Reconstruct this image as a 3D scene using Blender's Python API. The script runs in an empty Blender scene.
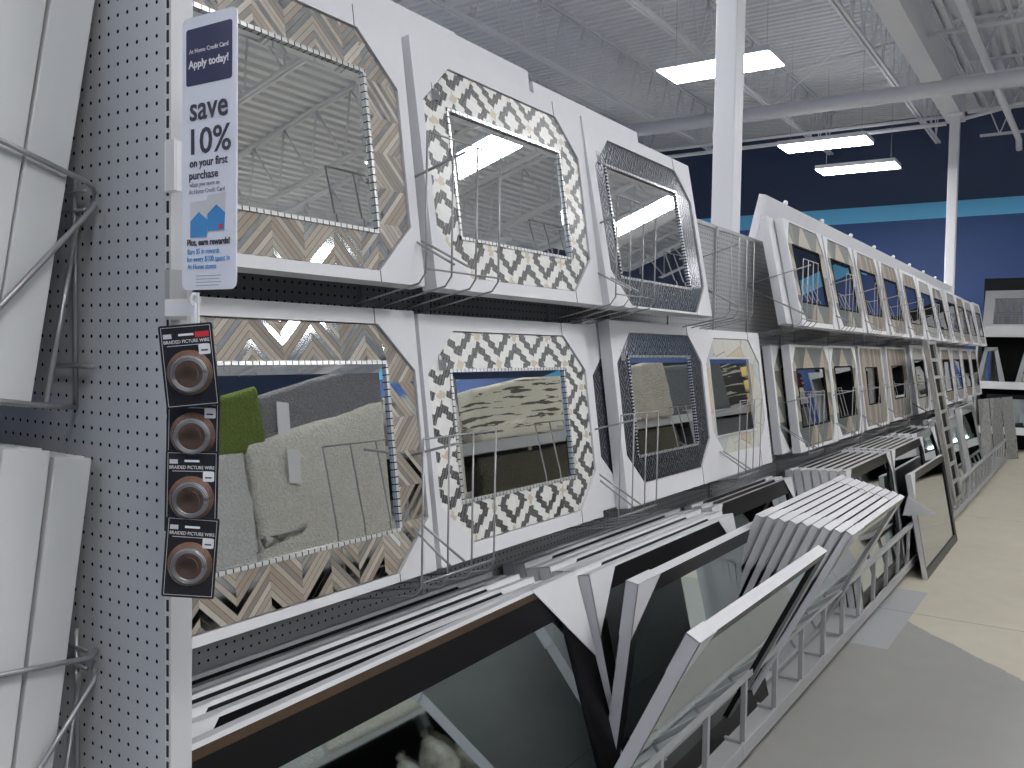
import bpy, bmesh, math, random
from mathutils import Matrix, Vector
random.seed(7)
S = bpy.context.scene
C = S.collection
R = math.radians

# ---------------------------------------------------------------- camera
cam_d = bpy.data.cameras.new('camera')
cam_d.sensor_fit = 'HORIZONTAL'; cam_d.sensor_width = 36.0
cam_d.lens = 875.0 * 36.0 / 1024.0
cam_d.clip_start = 0.02; cam_d.clip_end = 200
cam = bpy.data.objects.new('camera', cam_d); C.objects.link(cam)
# rows: world X, Y, Z expressed in camera (right, down, forward)
RX = Vector((1096 - 512, 358 - 384, 875)).normalized()
RY = Vector((-805 - 512, 327 - 384, 875)); RY = (RY - RX * RX.dot(RY)).normalized()
RZ = RX.cross(RY)
if RZ[1] > 0: RZ = -RZ
right = Vector((RX[0], RY[0], RZ[0])); down = Vector((RX[1], RY[1], RZ[1])); fwd = Vector((RX[2], RY[2], RZ[2]))
m = Matrix.Identity(4)
for i in range(3):
    m[i][0] = right[i]; m[i][1] = -down[i]; m[i][2] = -fwd[i]
m.translation = Vector((0, 0, 1.68))
cam.matrix_world = m
S.camera = cam

# ---------------------------------------------------------------- world, view
w = bpy.data.worlds.new('world'); S.world = w; w.use_nodes = True
w.node_tree.nodes['Background'].inputs[0].default_value = (0.8, 0.86, 1, 1)
w.node_tree.nodes['Background'].inputs[1].default_value = 0.3
S.view_settings.view_transform = 'Standard'; S.view_settings.look = 'None'
S.view_settings.gamma = 1.0; S.view_settings.use_curve_mapping = False
S.view_settings.exposure = 0.25
LAMP = 34.0
CEIL_FILL = 2.2  # strength of the fill panels added on top of the fixtures
try:
    S.cycles.use_denoising = True
    S.cycles.max_bounces = 8; S.cycles.glossy_bounces = 6; S.cycles.diffuse_bounces = 4
    S.cycles.transparent_max_bounces = 12
    S.cycles.sample_clamp_indirect = 4.0; S.cycles.caustics_reflective = False; S.cycles.caustics_refractive = False
except Exception: pass

# ---------------------------------------------------------------- materials
def mat(name, col, rough=0.6, metal=0.0, emit=None, noise=0.0, nscale=8.0, bump=0.0, bscale=60.0, spec=0.5):
    M = bpy.data.materials.new(name); M.use_nodes = True
    nt = M.node_tree; b = nt.nodes['Principled BSDF']
    b.inputs['Base Color'].default_value = (*col, 1); b.inputs['Roughness'].default_value = rough
    b.inputs['Metallic'].default_value = metal; b.inputs['Specular IOR Level'].default_value = spec
    if emit:
        b.inputs['Emission Color'].default_value = (*emit[0], 1); b.inputs['Emission Strength'].default_value = emit[1]
    if noise or bump:
        tc = nt.nodes.new('ShaderNodeTexCoord')
    if noise:
        n = nt.nodes.new('ShaderNodeTexNoise'); n.inputs['Scale'].default_value = nscale; n.inputs['Detail'].default_value = 5
        nt.links.new(tc.outputs['Object'], n.inputs['Vector'])
        r = nt.nodes.new('ShaderNodeValToRGB')
        r.color_ramp.elements[0].position = .3; r.color_ramp.elements[1].position = .7
        r.color_ramp.elements[0].color = (*[c * (1 - noise) for c in col], 1)
        r.color_ramp.elements[1].color = (*[min(1, c * (1 + noise)) for c in col], 1)
        nt.links.new(n.outputs['Fac'], r.inputs['Fac']); nt.links.new(r.outputs['Color'], b.inputs['Base Color'])
    if bump:
        n2 = nt.nodes.new('ShaderNodeTexNoise'); n2.inputs['Scale'].default_value = bscale; n2.inputs['Detail'].default_value = 4
        nt.links.new(tc.outputs['Object'], n2.inputs['Vector'])
        bp = nt.nodes.new('ShaderNodeBump'); bp.inputs['Strength'].default_value = bump; bp.inputs['Distance'].default_value = .02
        nt.links.new(n2.outputs['Fac'], bp.inputs['Height']); nt.links.new(bp.outputs['Normal'], b.inputs['Normal'])
    return M

class N:
    """tiny math-node writer"""
    def __init__(s, M):
        s.M = M; s.nt = M.node_tree; s.b = s.nt.nodes['Principled BSDF']
        tc = s.nt.nodes.new('ShaderNodeTexCoord'); sp = s.nt.nodes.new('ShaderNodeSeparateXYZ')
        s.tc = tc
        s.nt.links.new(tc.outputs['Object'], sp.inputs[0]); s.x, s.y, s.z = sp.outputs
    def m(s, op, a, b=None, c=None):
        n = s.nt.nodes.new('ShaderNodeMath'); n.operation = op
        for i, v in enumerate((a, b, c)):
            if v is None: continue
            if isinstance(v, (int, float)): n.inputs[i].default_value = v
            else: s.nt.links.new(v, n.inputs[i])
        return n.outputs[0]
    def noise(s, scale, detail=3, vec=None):
        n = s.nt.nodes.new('ShaderNodeTexNoise'); n.inputs['Scale'].default_value = scale; n.inputs['Detail'].default_value = detail
        s.nt.links.new(vec if vec else s.tc.outputs['Object'], n.inputs['Vector']); return n.outputs['Fac']
    def white(s, v):
        n = s.nt.nodes.new('ShaderNodeTexWhiteNoise'); n.noise_dimensions = '1D'
        s.nt.links.new(v, n.inputs['W']); return n.outputs['Value']
    def mix(s, f, a, b):
        n = s.nt.nodes.new('ShaderNodeMix'); n.data_type = 'RGBA'
        for v, k in ((f, 0), (a, 6), (b, 7)):
            if isinstance(v, (int, float)): n.inputs[k].default_value = v
            elif isinstance(v, tuple): n.inputs[k].default_value = (*v, 1)
            else: s.nt.links.new(v, n.inputs[k])
        return n.outputs[2]
    def ramp(s, f, stops, interp='CONSTANT'):
        n = s.nt.nodes.new('ShaderNodeValToRGB'); cr = n.color_ramp; cr.interpolation = interp
        while len(cr.elements) < len(stops): cr.elements.new(.5)
        for e, (p, c) in zip(cr.elements, stops): e.position = p; e.color = (*c, 1)
        s.nt.links.new(f, n.inputs[0]); return n.outputs[0]
    def set(s, name, v):
        if isinstance(v, (int, float)): s.b.inputs[name].default_value = v
        else: s.nt.links.new(v, s.b.inputs[name])

def peg_mat(name, hax, col, pitch=.0254, hole=.0031):
    M = mat(name, col, .45); n = N(M)
    a = {'x': n.x, 'y': n.y}[hax]
    fa = n.m('SUBTRACT', n.m('FRACT', n.m('DIVIDE', a, pitch)), .5)
    fz = n.m('SUBTRACT', n.m('FRACT', n.m('DIVIDE', n.z, pitch)), .5)
    d = n.m('SQRT', n.m('ADD', n.m('MULTIPLY', fa, fa), n.m('MULTIPLY', fz, fz)))
    hol = n.m('LESS_THAN', d, hole / pitch)
    n.set('Base Color', n.mix(hol, col, (.012, .012, .013)))
    n.set('Specular IOR Level', n.m('MULTIPLY', n.m('SUBTRACT', 1, hol), .5))
    return M

M_ = {}
M_['peg_x'] = peg_mat('peg_face', 'x', (.34, .35, .365), hole=.0034)
M_['peg_y'] = peg_mat('peg_end', 'y', (.52, .535, .555))
M_['metal'] = mat('grey_powdercoat', (.42, .43, .44), .4, noise=.05, nscale=3)
M_['metal_l'] = mat('light_grey_post', (.60, .61, .63), .4)
M_['wire'] = mat('grey_wire', (.36, .36, .37), .38, .6)
M_['slot'] = mat('slot_dark', (.02, .02, .02), .8)
M_['card'] = mat('white_cardboard', (.74, .74, .77), .7, noise=.02, nscale=6)
M_['card_g'] = mat('greyer_cardboard', (.66, .66, .67), .7, noise=.04, nscale=8)
M_['carton'] = mat('carton_board', (.62, .63, .63), .75, noise=.04, nscale=4)
M_['crease'] = mat('crease_dark', (.10, .10, .11), .8)
M_['mirror'] = mat('mirror_glass', (.84, .86, .845), .015, 1.0)
M_['mirror_t'] = mat('mirror_glass_tint', (.70, .79, .77), .03, 1.0)
M_['black'] = mat('black_frame', (.007, .007, .008), .3, spec=.35)
M_['bronze'] = mat('bronze_bevel', (.10, .065, .04), .3, .4)
M_['silver'] = mat('silver_edge', (.72, .72, .73), .35, .3)
M_['steel'] = mat('brushed_silver', (.45, .46, .47), .35, .7)
M_['white'] = mat('white_paint', (.78, .79, .82), .45)
M_['ceil'] = mat('ceiling_white', (.72, .74, .78), .6)
M_['fill_glow'] = mat('ceiling_fill_glow', (1, 1, 1), .5, emit=((1, 1, 1), CEIL_FILL))
M_['lamp'] = mat('lamp_glow', (1, 1, 1), .5, emit=((1, 1, 1), LAMP))
M_['plastic_w'] = mat('white_plastic', (.85, .85, .86), .35)
M_['ink'] = mat('dark_ink', (.05, .05, .07), .6)
M_['packcard'] = mat('black_pack_card', (.012, .011, .011), .35)
M_['ink_g'] = mat('grey_ink', (.28, .28, .31), .6)
M_['navy'] = mat('navy_print', (.030, .035, .10), .4)
M_['cyan'] = mat('blue_print', (.06, .28, .62), .4)
M_['red'] = mat('red_print', (.6, .03, .04), .5)
M_['sign'] = mat('sign_board', (.80, .82, .90), .35)
M_['brown'] = mat('brown_print', (.15, .075, .045), .5, noise=.5, nscale=30)
M_['darkbox'] = mat('matte_near_black', (.02, .02, .021), .95, spec=.08)  # near-black matte colour of trims, panes and back panels

def blister():
    M = mat('clear_plastic', (1, 1, 1), .08)
    nt = M.node_tree; b = nt.nodes['Principled BSDF']; o = nt.nodes['Material Output']
    t = nt.nodes.new('ShaderNodeBsdfTransparent'); x = nt.nodes.new('ShaderNodeMixShader'); fr = nt.nodes.new('ShaderNodeFresnel')
    fr.inputs[0].default_value = 1.35
    nt.links.new(fr.outputs[0], x.inputs[0]); nt.links.new(t.outputs[0], x.inputs[1]); nt.links.new(b.outputs[0], x.inputs[2])
    nt.links.new(x.outputs[0], o.inputs[0]); return M
M_['clear'] = blister()
def wrap_mat():
    M = mat('crinkled_wrap', (.42, .40, .36), .18, bump=.9, bscale=22, noise=.45, nscale=12); return M
M_['wrap'] = wrap_mat()

# chevron of wood and mirror strips; along='x' for top/bottom borders, 'z' for the sides
def chevron(name, along):
    M = mat(name, (.4, .3, .2), .4); n = N(M)
    a, b = (n.x, n.z) if along == 'x' else (n.z, n.x)
    P = .185
    t = n.m('ABSOLUTE', n.m('SUBTRACT', n.m('FRACT', n.m('DIVIDE', n.m('ADD', a, 5.03), P)), .5))
    tri = n.m('MULTIPLY', t, P * 1.0)
    band = n.m('DIVIDE', n.m('ADD', b, tri), .0185)
    idx = n.m('FLOOR', band); side = n.m('FLOOR', n.m('DIVIDE', n.m('ADD', a, 5.03), P / 2))
    rnd = n.white(n.m('ADD', n.m('MULTIPLY', idx, 3.17), n.m('MULTIPLY', side, 17.3)))
    grain = n.noise(90, 2)
    col = n.ramp(rnd, [(0, (.33, .27, .215)), (.2, (.44, .39, .325)), (.4, (.24, .21, .185)), (.52, (.54, .50, .44)), (.62, (.75, .8, .8)), (.9, (.37, .33, .28))])
    fr = n.m('FRACT', band)
    gap = n.m('GREATER_THAN', n.m('ABSOLUTE', n.m('SUBTRACT', fr, .5)), .455)
    col = n.mix(n.m('MULTIPLY', grain, .35), col, (.2, .17, .14))
    col = n.mix(gap, col, (.06, .055, .05))
    ism = n.m('MULTIPLY', n.m('MULTIPLY', n.m('GREATER_THAN', rnd, .62), n.m('LESS_THAN', rnd, .9)), n.m('SUBTRACT', 1, gap))
    n.set('Base Color', n.mix(ism, col, (.75, .78, .78))); n.set('Metallic', ism)
    n.set('Roughness', n.m('SUBTRACT', .45, n.m('MULTIPLY', ism, .40)))
    return M
M_['chev_x'] = chevron('chevron_mosaic_horizontal', 'x'); M_['chev_z'] = chevron('chevron_mosaic_vertical', 'z')

def ogee():
    M = mat('ogee_mosaic', (.8, .8, .8), .3); n = N(M)
    p, q = .205, .175
    u = n.m('DIVIDE', n.m('ADD', n.x, 3.0), p); v = n.m('DIVIDE', n.m('ADD', n.z, 3.02), q)
    wob = n.m('MULTIPLY', n.m('SINE', n.m('MULTIPLY', v, 52.0)), .03)
    wob2 = n.m('MULTIPLY', n.m('SINE', n.m('MULTIPLY', u, 52.0)), .03)
    s = n.m('ADD', n.m('ADD', u, v), wob); t = n.m('ADD', n.m('SUBTRACT', u, v), wob2)
    fs = n.m('MULTIPLY', n.m('ABSOLUTE', n.m('SUBTRACT', n.m('FRACT', s), .5)), 2)
    ft = n.m('MULTIPLY', n.m('ABSOLUTE', n.m('SUBTRACT', n.m('FRACT', t), .5)), 2)
    mx = n.m('MAXIMUM', fs, ft); mn = n.m('MINIMUM', fs, ft)
    ring = n.m('MULTIPLY', n.m('GREATER_THAN', mx, .42), n.m('LESS_THAN', mx, .78))
    strips = n.m('GREATER_THAN', n.m('FRACT', n.m('MULTIPLY', n.x, 150)), .12)
    dot = n.m('GREATER_THAN', mn, .80)
    vor = n.nt.nodes.new('ShaderNodeTexVoronoi'); vor.inputs['Scale'].default_value = 45
    n.nt.links.new(n.tc.outputs['Object'], vor.inputs['Vector'])
    base = n.mix(n.m('MULTIPLY', vor.outputs['Distance'], .6), (.86, .86, .83), (.66, .66, .64))
    col = n.mix(n.m('MULTIPLY', ring, strips), base, (.014, .014, .016))
    col = n.mix(dot, col, (.62, .54, .42))
    n.set('Base Color', col); n.set('Roughness', .3)
    return M
M_['ogee'] = ogee()

def navy_mosaic():
    M = mat('dark_diamond_mosaic', (.05, .06, .09), .15, .85); n = N(M)
    p, q = .105, .15
    fu = n.m('ABSOLUTE', n.m('SUBTRACT', n.m('FRACT', n.m('DIVIDE', n.m('ADD', n.x, 3), p)), .5))
    fv = n.m('ABSOLUTE', n.m('SUBTRACT', n.m('FRACT', n.m('DIVIDE', n.m('ADD', n.z, 3), q)), .5))
    d = n.m('MULTIPLY', n.m('ADD', fu, fv), 5.0)
    line = n.m('LESS_THAN', n.m('FRACT', d), .2)
    spark = n.m('GREATER_THAN', n.noise(160, 1), .67)
    col = n.mix(line, (.035, .042, .06), (.26, .28, .30)); col = n.mix(spark, col, (.42, .44, .46))
    n.set('Base Color', col); n.set('Metallic', .55); n.set('Roughness', .22)
    return M
M_['navym'] = navy_mosaic()

def shell():
    M = mat('shell_mosaic', (.7, .66, .55), .25); n = N(M)
    v = n.nt.nodes.new('ShaderNodeTexVoronoi'); v.inputs['Scale'].default_value = 5.5
    n.nt.links.new(n.tc.outputs['Object'], v.inputs['Vector'])
    v2 = n.nt.nodes.new('ShaderNodeTexVoronoi'); v2.feature = 'DISTANCE_TO_EDGE'; v2.inputs['Scale'].default_value = 5.5
    n.nt.links.new(n.tc.outputs['Object'], v2.inputs['Vector'])
    sp = n.nt.nodes.new('ShaderNodeSeparateXYZ'); n.nt.links.new(v.outputs['Color'], sp.inputs[0])
    col = n.ramp(sp.outputs[0], [(0, (.74, .74, .70)), (.3, (.66, .57, .40)), (.5, (.58, .66, .66)), (.7, (.78, .74, .64))])
    sc = n.noise(40, 3); col = n.mix(n.m('MULTIPLY', sc, .45), col, (.5, .43, .30))
    col = n.mix(n.m('LESS_THAN', v2.outputs['Distance'], .006), col, (.25, .25, .25))
    n.set('Base Color', col); return M
M_['shell'] = shell()

def triwood():
    M = mat('triangle_wood_mosaic', (.3, .3, .28), .5); n = N(M)
    p = .40
    u = n.m('FRACT', n.m('DIVIDE', n.m('ADD', n.x, 3.0), p))
    t = n.m('MULTIPLY', n.m('ABSOLUTE', n.m('SUBTRACT', u, .5)), .30)
    vq = n.m('DIVIDE', n.m('ADD', n.z, 1.078), .1583); vz = n.m('FRACT', vq)
    inside = n.m('LESS_THAN', n.m('MULTIPLY', vz, .15), n.m('SUBTRACT', .15, n.m('MULTIPLY', t, 1.35)))
    fl = n.m('FLOOR', n.m('DIVIDE', n.m('ADD', n.x, 3.0), p / 2))
    rnd = n.white(n.m('ADD', fl, n.m('MULTIPLY', n.m('FLOOR', vq), 7.7)))
    c1 = n.ramp(rnd, [(0, (.38, .31, .23)), (.5, (.50, .44, .35))])
    c2 = n.ramp(rnd, [(0, (.075, .10, .10)), (.45, (.16, .18, .17)), (.75, (.12, .115, .10))])
    g = n.noise(35, 4)
    col = n.mix(inside, c2, c1); col = n.mix(n.m('MULTIPLY', g, .5), col, (.12, .12, .11))
    n.set('Base Color', col); return M
M_['triwood'] = triwood()

def plankwood(name, c0, c1, w_=.055):
    M = mat(name, c0, .6); n = N(M)
    rnd = n.white(n.m('FLOOR', n.m('DIVIDE', n.m('ADD', n.x, 3), w_)))
    mp = n.nt.nodes.new('ShaderNodeMapping'); mp.inputs['Scale'].default_value = (30, 30, 3)
    n.nt.links.new(n.tc.outputs['Object'], mp.inputs[0])
    g = n.noise(2.5, 5, mp.outputs[0])
    col = n.mix(rnd, c0, c1); col = n.mix(n.m('MULTIPLY', n.m('POWER', g, 2), 1.3), col, (.07, .055, .045))
    n.set('Base Color', col); return M
M_['planks'] = plankwood('weathered_wood', (.27, .22, .17), (.52, .48, .42))
M_['planks_g'] = plankwood('grey_wood', (.33, .33, .32), (.55, .55, .53), .04)
M_['pallet'] = plankwood('grey_boards', (.22, .23, .23), (.32, .33, .33), .15)

def trim(name, ax, freq, cut_, c0, c1):
    M = mat(name, (.7, .72, .72), .2, .5); n = N(M)
    a = n.m('FRACT', n.m('MULTIPLY', {'x': n.x, 'z': n.z}[ax], freq))
    n.set('Base Color', n.mix(n.m('GREATER_THAN', a, cut_), c0, c1)); return M
for ax in 'xz':
    M_['bead_' + ax] = trim('mirror_tile_trim_' + ax, ax, 52, .16, (.05, .05, .05), (.86, .87, .87))
    M_['dots_' + ax] = trim('dotted_trim_' + ax, ax, 75, .5, (.03, .035, .05), (.85, .86, .87))

def shag(name, c, k=1.0):
    M = mat(name, c, .95, spec=.1); n = N(M)
    g = n.noise(70 * k, 4); g2 = n.noise(9 * k, 3)
    col = n.mix(g, tuple(x * .5 for x in c), tuple(min(1, x * 1.5) for x in c))
    col = n.mix(n.m('MULTIPLY', g2, .35), col, tuple(x * .55 for x in c))
    n.set('Base Color', col)
    bp = n.nt.nodes.new('ShaderNodeBump'); bp.inputs['Strength'].default_value = .8; bp.inputs['Distance'].default_value = .03
    n.nt.links.new(g, bp.inputs['Height']); n.nt.links.new(bp.outputs[0], n.b.inputs['Normal'])
    return M
def streak(name, c, c2):
    M = mat(name, c, .95, spec=.1); n = N(M)
    mp = n.nt.nodes.new('ShaderNodeMapping'); mp.inputs['Scale'].default_value = (.8, 1, 9)
    n.nt.links.new(n.tc.outputs['Object'], mp.inputs[0])
    g = n.noise(2.6, 5, mp.outputs[0]); h = n.noise(60, 3)
    f = n.m('MULTIPLY', n.m('GREATER_THAN', g, .56), 1)
    col = n.mix(f, c, c2); col = n.mix(n.m('MULTIPLY', h, .5), col, tuple(x * .4 for x in c))
    n.set('Base Color', col); return M

def floor_mat():
    M = mat('concrete_floor', (.3, .3, .3), .35); n = N(M)
    g = n.noise(.9, 6); g2 = n.noise(7, 6)
    edge = n.m('SUBTRACT', n.m('SUBTRACT', n.x, 4.95), n.m('MULTIPLY', n.y, 1.06))
    beige = n.m('GREATER_THAN', n.m('ADD', edge, n.m('MULTIPLY', n.m('SUBTRACT', g2, .5), .12)), 0)
    patch = n.m('MULTIPLY', n.m('MULTIPLY', n.m('GREATER_THAN', n.y, .93), n.m('LESS_THAN', n.x, 6.75)), n.m('GREATER_THAN', n.x, 5.3))
    c_g = n.mix(g, (.30, .295, .28), (.42, .415, .395)); c_b = n.mix(g, (.58, .52, .41), (.78, .73, .62))
    c_b = n.mix(n.m('MULTIPLY', g2, .3), c_b, (.46, .42, .35))
    c_p = n.mix(g2, (.42, .43, .45), (.50, .51, .53))
    col = n.mix(beige, c_g, c_b); col = n.mix(patch, col, c_p)
    # sawn joints
    j = n.m('LESS_THAN', n.m('ABSOLUTE', n.m('SUBTRACT', n.m('FRACT', n.m('DIVIDE', n.x, 4.1)), .5)), .0009)
    col = n.mix(j, col, (.1, .1, .1))
    n.set('Base Color', col); n.set('Roughness', n.m('ADD', .28, n.m('MULTIPLY', g2, .2))); return M
M_['floor'] = floor_mat()

def wall_mat():
    M = mat('blue_wall_paint', (.03, .04, .16), .55); n = N(M)
    band = n.m('MULTIPLY', n.m('GREATER_THAN', n.z, 4.37), n.m('LESS_THAN', n.z, 4.69))
    low = n.m('LESS_THAN', n.z, 4.37)
    col = n.mix(low, (.034, .056, .125), (.034, .085, .26)); col = n.mix(band, col, (.17, .62, 1.0))
    n.set('Base Color', col); return M
M_['wall'] = wall_mat()

# ---------------------------------------------------------------- mesh builder
class MB:
    def __init__(s): s.v = []; s.f = []; s.mi = []; s.sm = []
    def add(s, vs, fs, mi=0, M=None, sm=False):
        o = len(s.v); s.v += [tuple(M @ Vector(v)) if M else tuple(v) for v in vs]
        s.f += [tuple(i + o for i in f) for f in fs]; s.mi += [mi] * len(fs); s.sm += [sm] * len(fs)
    def box(s, x0, x1, y0, y1, z0, z1, mi=0, M=None):
        vs = [(x, y, z) for z in (z0, z1) for y in (y0, y1) for x in (x0, x1)]
        s.add(vs, [(0, 2, 3, 1), (4, 5, 7, 6), (0, 1, 5, 4), (2, 6, 7, 3), (0, 4, 6, 2), (1, 3, 7, 5)], mi, M)
        return s
    def tube(s, pts, r, seg=8, mi=0, cap=True):
        pts = [Vector(p) for p in pts]; rings = []; vs = []; fs = []
        for i, p in enumerate(pts):
            d = (pts[min(i + 1, len(pts) - 1)] - pts[max(i - 1, 0)]).normalized()
            a = d.cross(Vector((0, 0, 1))); a = a.normalized() if a.length > .05 else Vector((1, 0, 0))
            b = d.cross(a).normalized()
            for k in range(seg):
                t = 2 * math.pi * k / seg; vs.append(p + a * r * math.cos(t) + b * r * math.sin(t))
        for i in range(len(pts) - 1):
            for k in range(seg):
                fs.append((i * seg + k, i * seg + (k + 1) % seg, (i + 1) * seg + (k + 1) % seg, (i + 1) * seg + k))
        if cap: fs += [tuple(range(seg))[::-1], tuple(range((len(pts) - 1) * seg, len(pts) * seg))]
        s.add(vs, fs, mi, None, True); return s
    def prism(s, poly, y0, y1, mi=0, M=None):
        """poly in (x,z), extruded along y"""
        n = len(poly); vs = [(x, y0, z) for x, z in poly] + [(x, y1, z) for x, z in poly]
        fs = [tuple(range(n)), tuple(range(n, 2 * n))[::-1]] + [(i, i + n, (i + 1) % n + n, (i + 1) % n) for i in range(n)]
        s.add(vs, fs, mi, M); return s
    def lathe(s, prof, c=(0, 0, 0), seg=16, mi=0, axis='z'):
        vs = []; fs = []
        for r, h in prof:
            for k in range(seg):
                t = 2 * math.pi * k / seg; p = (r * math.cos(t), r * math.sin(t), h)
                if axis == 'y': p = (p[0], p[2], p[1])
                vs.append((c[0] + p[0], c[1] + p[1], c[2] + p[2]))
        for i in range(len(prof) - 1):
            for k in range(seg):
                fs.append((i * seg + k, i * seg + (k + 1) % seg, (i + 1) * seg + (k + 1) % seg, (i + 1) * seg + k))
        s.add(vs, fs, mi, None, True); return s
    def build(s, name, mats, parent=None, bevel=0):
        me = bpy.data.meshes.new(name); me.from_pydata(s.v, [], s.f)
        for m_ in (mats if isinstance(mats, (list, tuple)) else [mats]): me.materials.append(M_[m_] if isinstance(m_, str) else m_)
        for p, i, q in zip(me.polygons, s.mi, s.sm): p.material_index = i; p.use_smooth = q
        bm = bmesh.new(); bm.from_mesh(me); bmesh.ops.recalc_face_normals(bm, faces=bm.faces); bm.to_mesh(me); bm.free()
        o = bpy.data.objects.new(name, me); C.objects.link(o)
        if parent: o.parent = parent
        if bevel:
            b = o.modifiers.new('b', 'BEVEL'); b.width = bevel; b.segments = 2; b.limit_method = 'ANGLE'
        return o
def tag(o, label=None, cat=None, group=None, kind=None):
    for k, v in (('label', label), ('category', cat), ('group', group), ('kind', kind)):
        if v: o[k] = v
    return o
def empty(name, loc, rot=(0, 0, 0), label=None, cat=None, group=None):
    o = bpy.data.objects.new(name, None); C.objects.link(o); o.location = loc; o.rotation_euler = rot
    o.empty_display_size = .05
    return tag(o, label, cat, group)
def ordn(i): return ['first', 'second', 'third', 'fourth', 'fifth', 'sixth', 'seventh', 'eighth', 'ninth', 'tenth', 'eleventh', 'twelfth', 'thirteenth', 'fourteenth'][i]
def text(body, size, mat_, parent, loc, rot, name='lettering', align='CENTER', sx=1.0, bold=0.0, depth=.0003, width=None):
    cu = bpy.data.curves.new(name, 'FONT'); cu.body = body; cu.size = size; cu.align_x = align; cu.extrude = depth; cu.offset = bold
    cu.resolution_u = 3
    t = bpy.data.objects.new('tmp', cu); C.objects.link(t); bpy.context.view_layer.update()
    me = bpy.data.meshes.new_from_object(t.evaluated_get(bpy.context.evaluated_depsgraph_get())); bpy.data.objects.remove(t)
    me.materials.clear(); me.materials.append(M_[mat_])
    if width:
        xs = [v.co.x for v in me.vertices]; sx = width / (max(xs) - min(xs))
    o = bpy.data.objects.new(name, me); C.objects.link(o); o.parent = parent; o.location = loc; o.rotation_euler = rot; o.scale = (sx, 1, 1)
    return o

# ================================================================ setting
X0, X1, Y0, Y1, HC = -6.0, 19.0, -15.0, 12.0, 6.38
def slab(name, a, mt):
    o = MB().box(*a).build(name, mt); return tag(o, kind='structure')
slab('floor', (X0, X1, Y0, Y1, -.1, 0), 'floor')
slab('wall_back', (X1, X1 + .2, Y0, Y1, 0, HC), 'wall')
slab('wall_right', (X0, X1, Y0 - .2, Y0, 0, HC), 'wall')
slab('wall_left', (X0, X1, Y1, Y1 + .2, 0, HC), 'wall')
slab('wall_front', (X0 - .2, X0, Y0, Y1, 0, HC), 'wall')
# corrugated steel deck: ribs along Y to the left of the girder, along X to the right of it
def deck():
    b = MB(); p = .152; z0, z1 = HC, HC + .045
    def prof(a, bnd):
        pts = []; t = a
        while t < bnd:
            pts += [(t, z0), (t + p * .42, z0), (t + p * .54, z1), (t + p * .88, z1)]; t += p
        pts.append((bnd, z0)); return pts
    for pr, swap, lo, hi in ((prof(X0, X1), False, 2.0, Y1), (prof(Y0, 2.0), True, X0, X1)):
        vs = []; fs = []
        for a, z in pr:
            vs += [((a, lo, z) if not swap else (lo, a, z)), ((a, hi, z) if not swap else (hi, a, z))]
        for i in range(len(pr) - 1): fs.append((2 * i, 2 * i + 1, 2 * i + 3, 2 * i + 2))
        b.add(vs, fs)
    b.box(X0, X1, Y0, Y1, HC + .06, HC + .1)
    return b
tag(deck().build('ceiling', 'ceil'), kind='structure')

# ---- girder, columns, joists, pipes
g = empty('roof_girder', (X0, 1.98, 5.38), label='deep white steel roof girder running along the top of the two columns', cat='girder')
b = MB(); b.box(0, 21.6, -.13, .13, 0, .03); b.box(0, 21.6, -.13, .13, .55, .58); b.build('flange', 'ceil', g)
MB().box(0, 21.6, -.11, .11, .03, .55).build('web_plate', 'ceil', g)
for x, lb in ((5.16, 'thick white square steel column rising behind the near mirror rack'), (14.95, 'slim white square steel column in front of the blue back wall')):
    c = empty('building_column', (x, 1.86, 0), label=lb, cat='column')
    MB().box(0, .15, 0, .135, 0, 5.38).build('shaft', 'white', c, .008)
    MB().box(-.05, .185, -.05, .185, 5.33, 5.37).build('cap_plate', 'white', c)
def joist(p0, p1, n, label, grp):
    """open web joist between two points (same z), depth .75"""
    d = Vector(p1) - Vector(p0); L = d.length
    e = empty('roof_joist', p0, (0, 0, math.atan2(d.y, d.x)), label, 'joist', grp)
    t = MB(); t.box(0, L, -.045, -.012, .78, .82); t.box(0, L, .012, .045, .78, .82); t.build('top_chord', 'ceil', e)
    t = MB(); t.box(0, L, -.045, -.012, 0, .035); t.box(0, L, .012, .045, 0, .035); t.build('bottom_chord', 'ceil', e)
    t = MB(); h = L / n
    for i in range(n):
        t.tube([(i * h, 0, .80), ((i + .5) * h, 0, .02)], .011, 5); t.tube([((i + .5) * h, 0, .02), ((i + 1) * h, 0, .80)], .011, 5)
    t.build('web_rods', 'ceil', e); return e
for y, nm in ((2.55, 'nearest the girder'), (4.45, 'second out from the girder'), (6.35, 'third out from the girder'), (8.25, 'fourth out from the girder'), (10.15, 'beside the left wall')):
    joist((X0, y, HC - .82), (X1 - 1.2, y, HC - .82), 40, 'white open web steel joist running lengthwise, ' + nm, 'lengthwise roof joists')
for i, x in enumerate((-4.2, -2.2, -.2, 1.8, 3.8, 5.8, 7.8, 9.8, 11.8, 13.8, 15.8, 17.6)):
    joist((x, 1.85, HC - .82), (x, -14.5, HC - .82), 27, 'white open web joist crossing the right hand ceiling bay, %s from the front' % ordn(i), 'crosswise roof joists')
p = MB(); p.tube([(12.0, 11.9, 4.97), (12.0, -14.9, 4.97)], .095, 14); p = p.build('sprinkler_main', 'ceil')
tag(p, 'thick white sprinkler main pipe crossing below the joists', 'pipe')
p = MB(); p.tube([(15.4, 11.9, 5.30), (15.4, 2.1, 5.34)], .035, 8); tag(p.build('sprinkler_branch', 'ceil'), 'thin white pipe running to the top of the far column', 'pipe')
p = MB(); p.tube([(15.6, 11.9, 5.52), (15.6, 2.1, 5.50)], .03, 8); tag(p.build('conduit_pipe', 'ceil'), 'thin white conduit just above the pipe that meets the far column', 'pipe')
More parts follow.
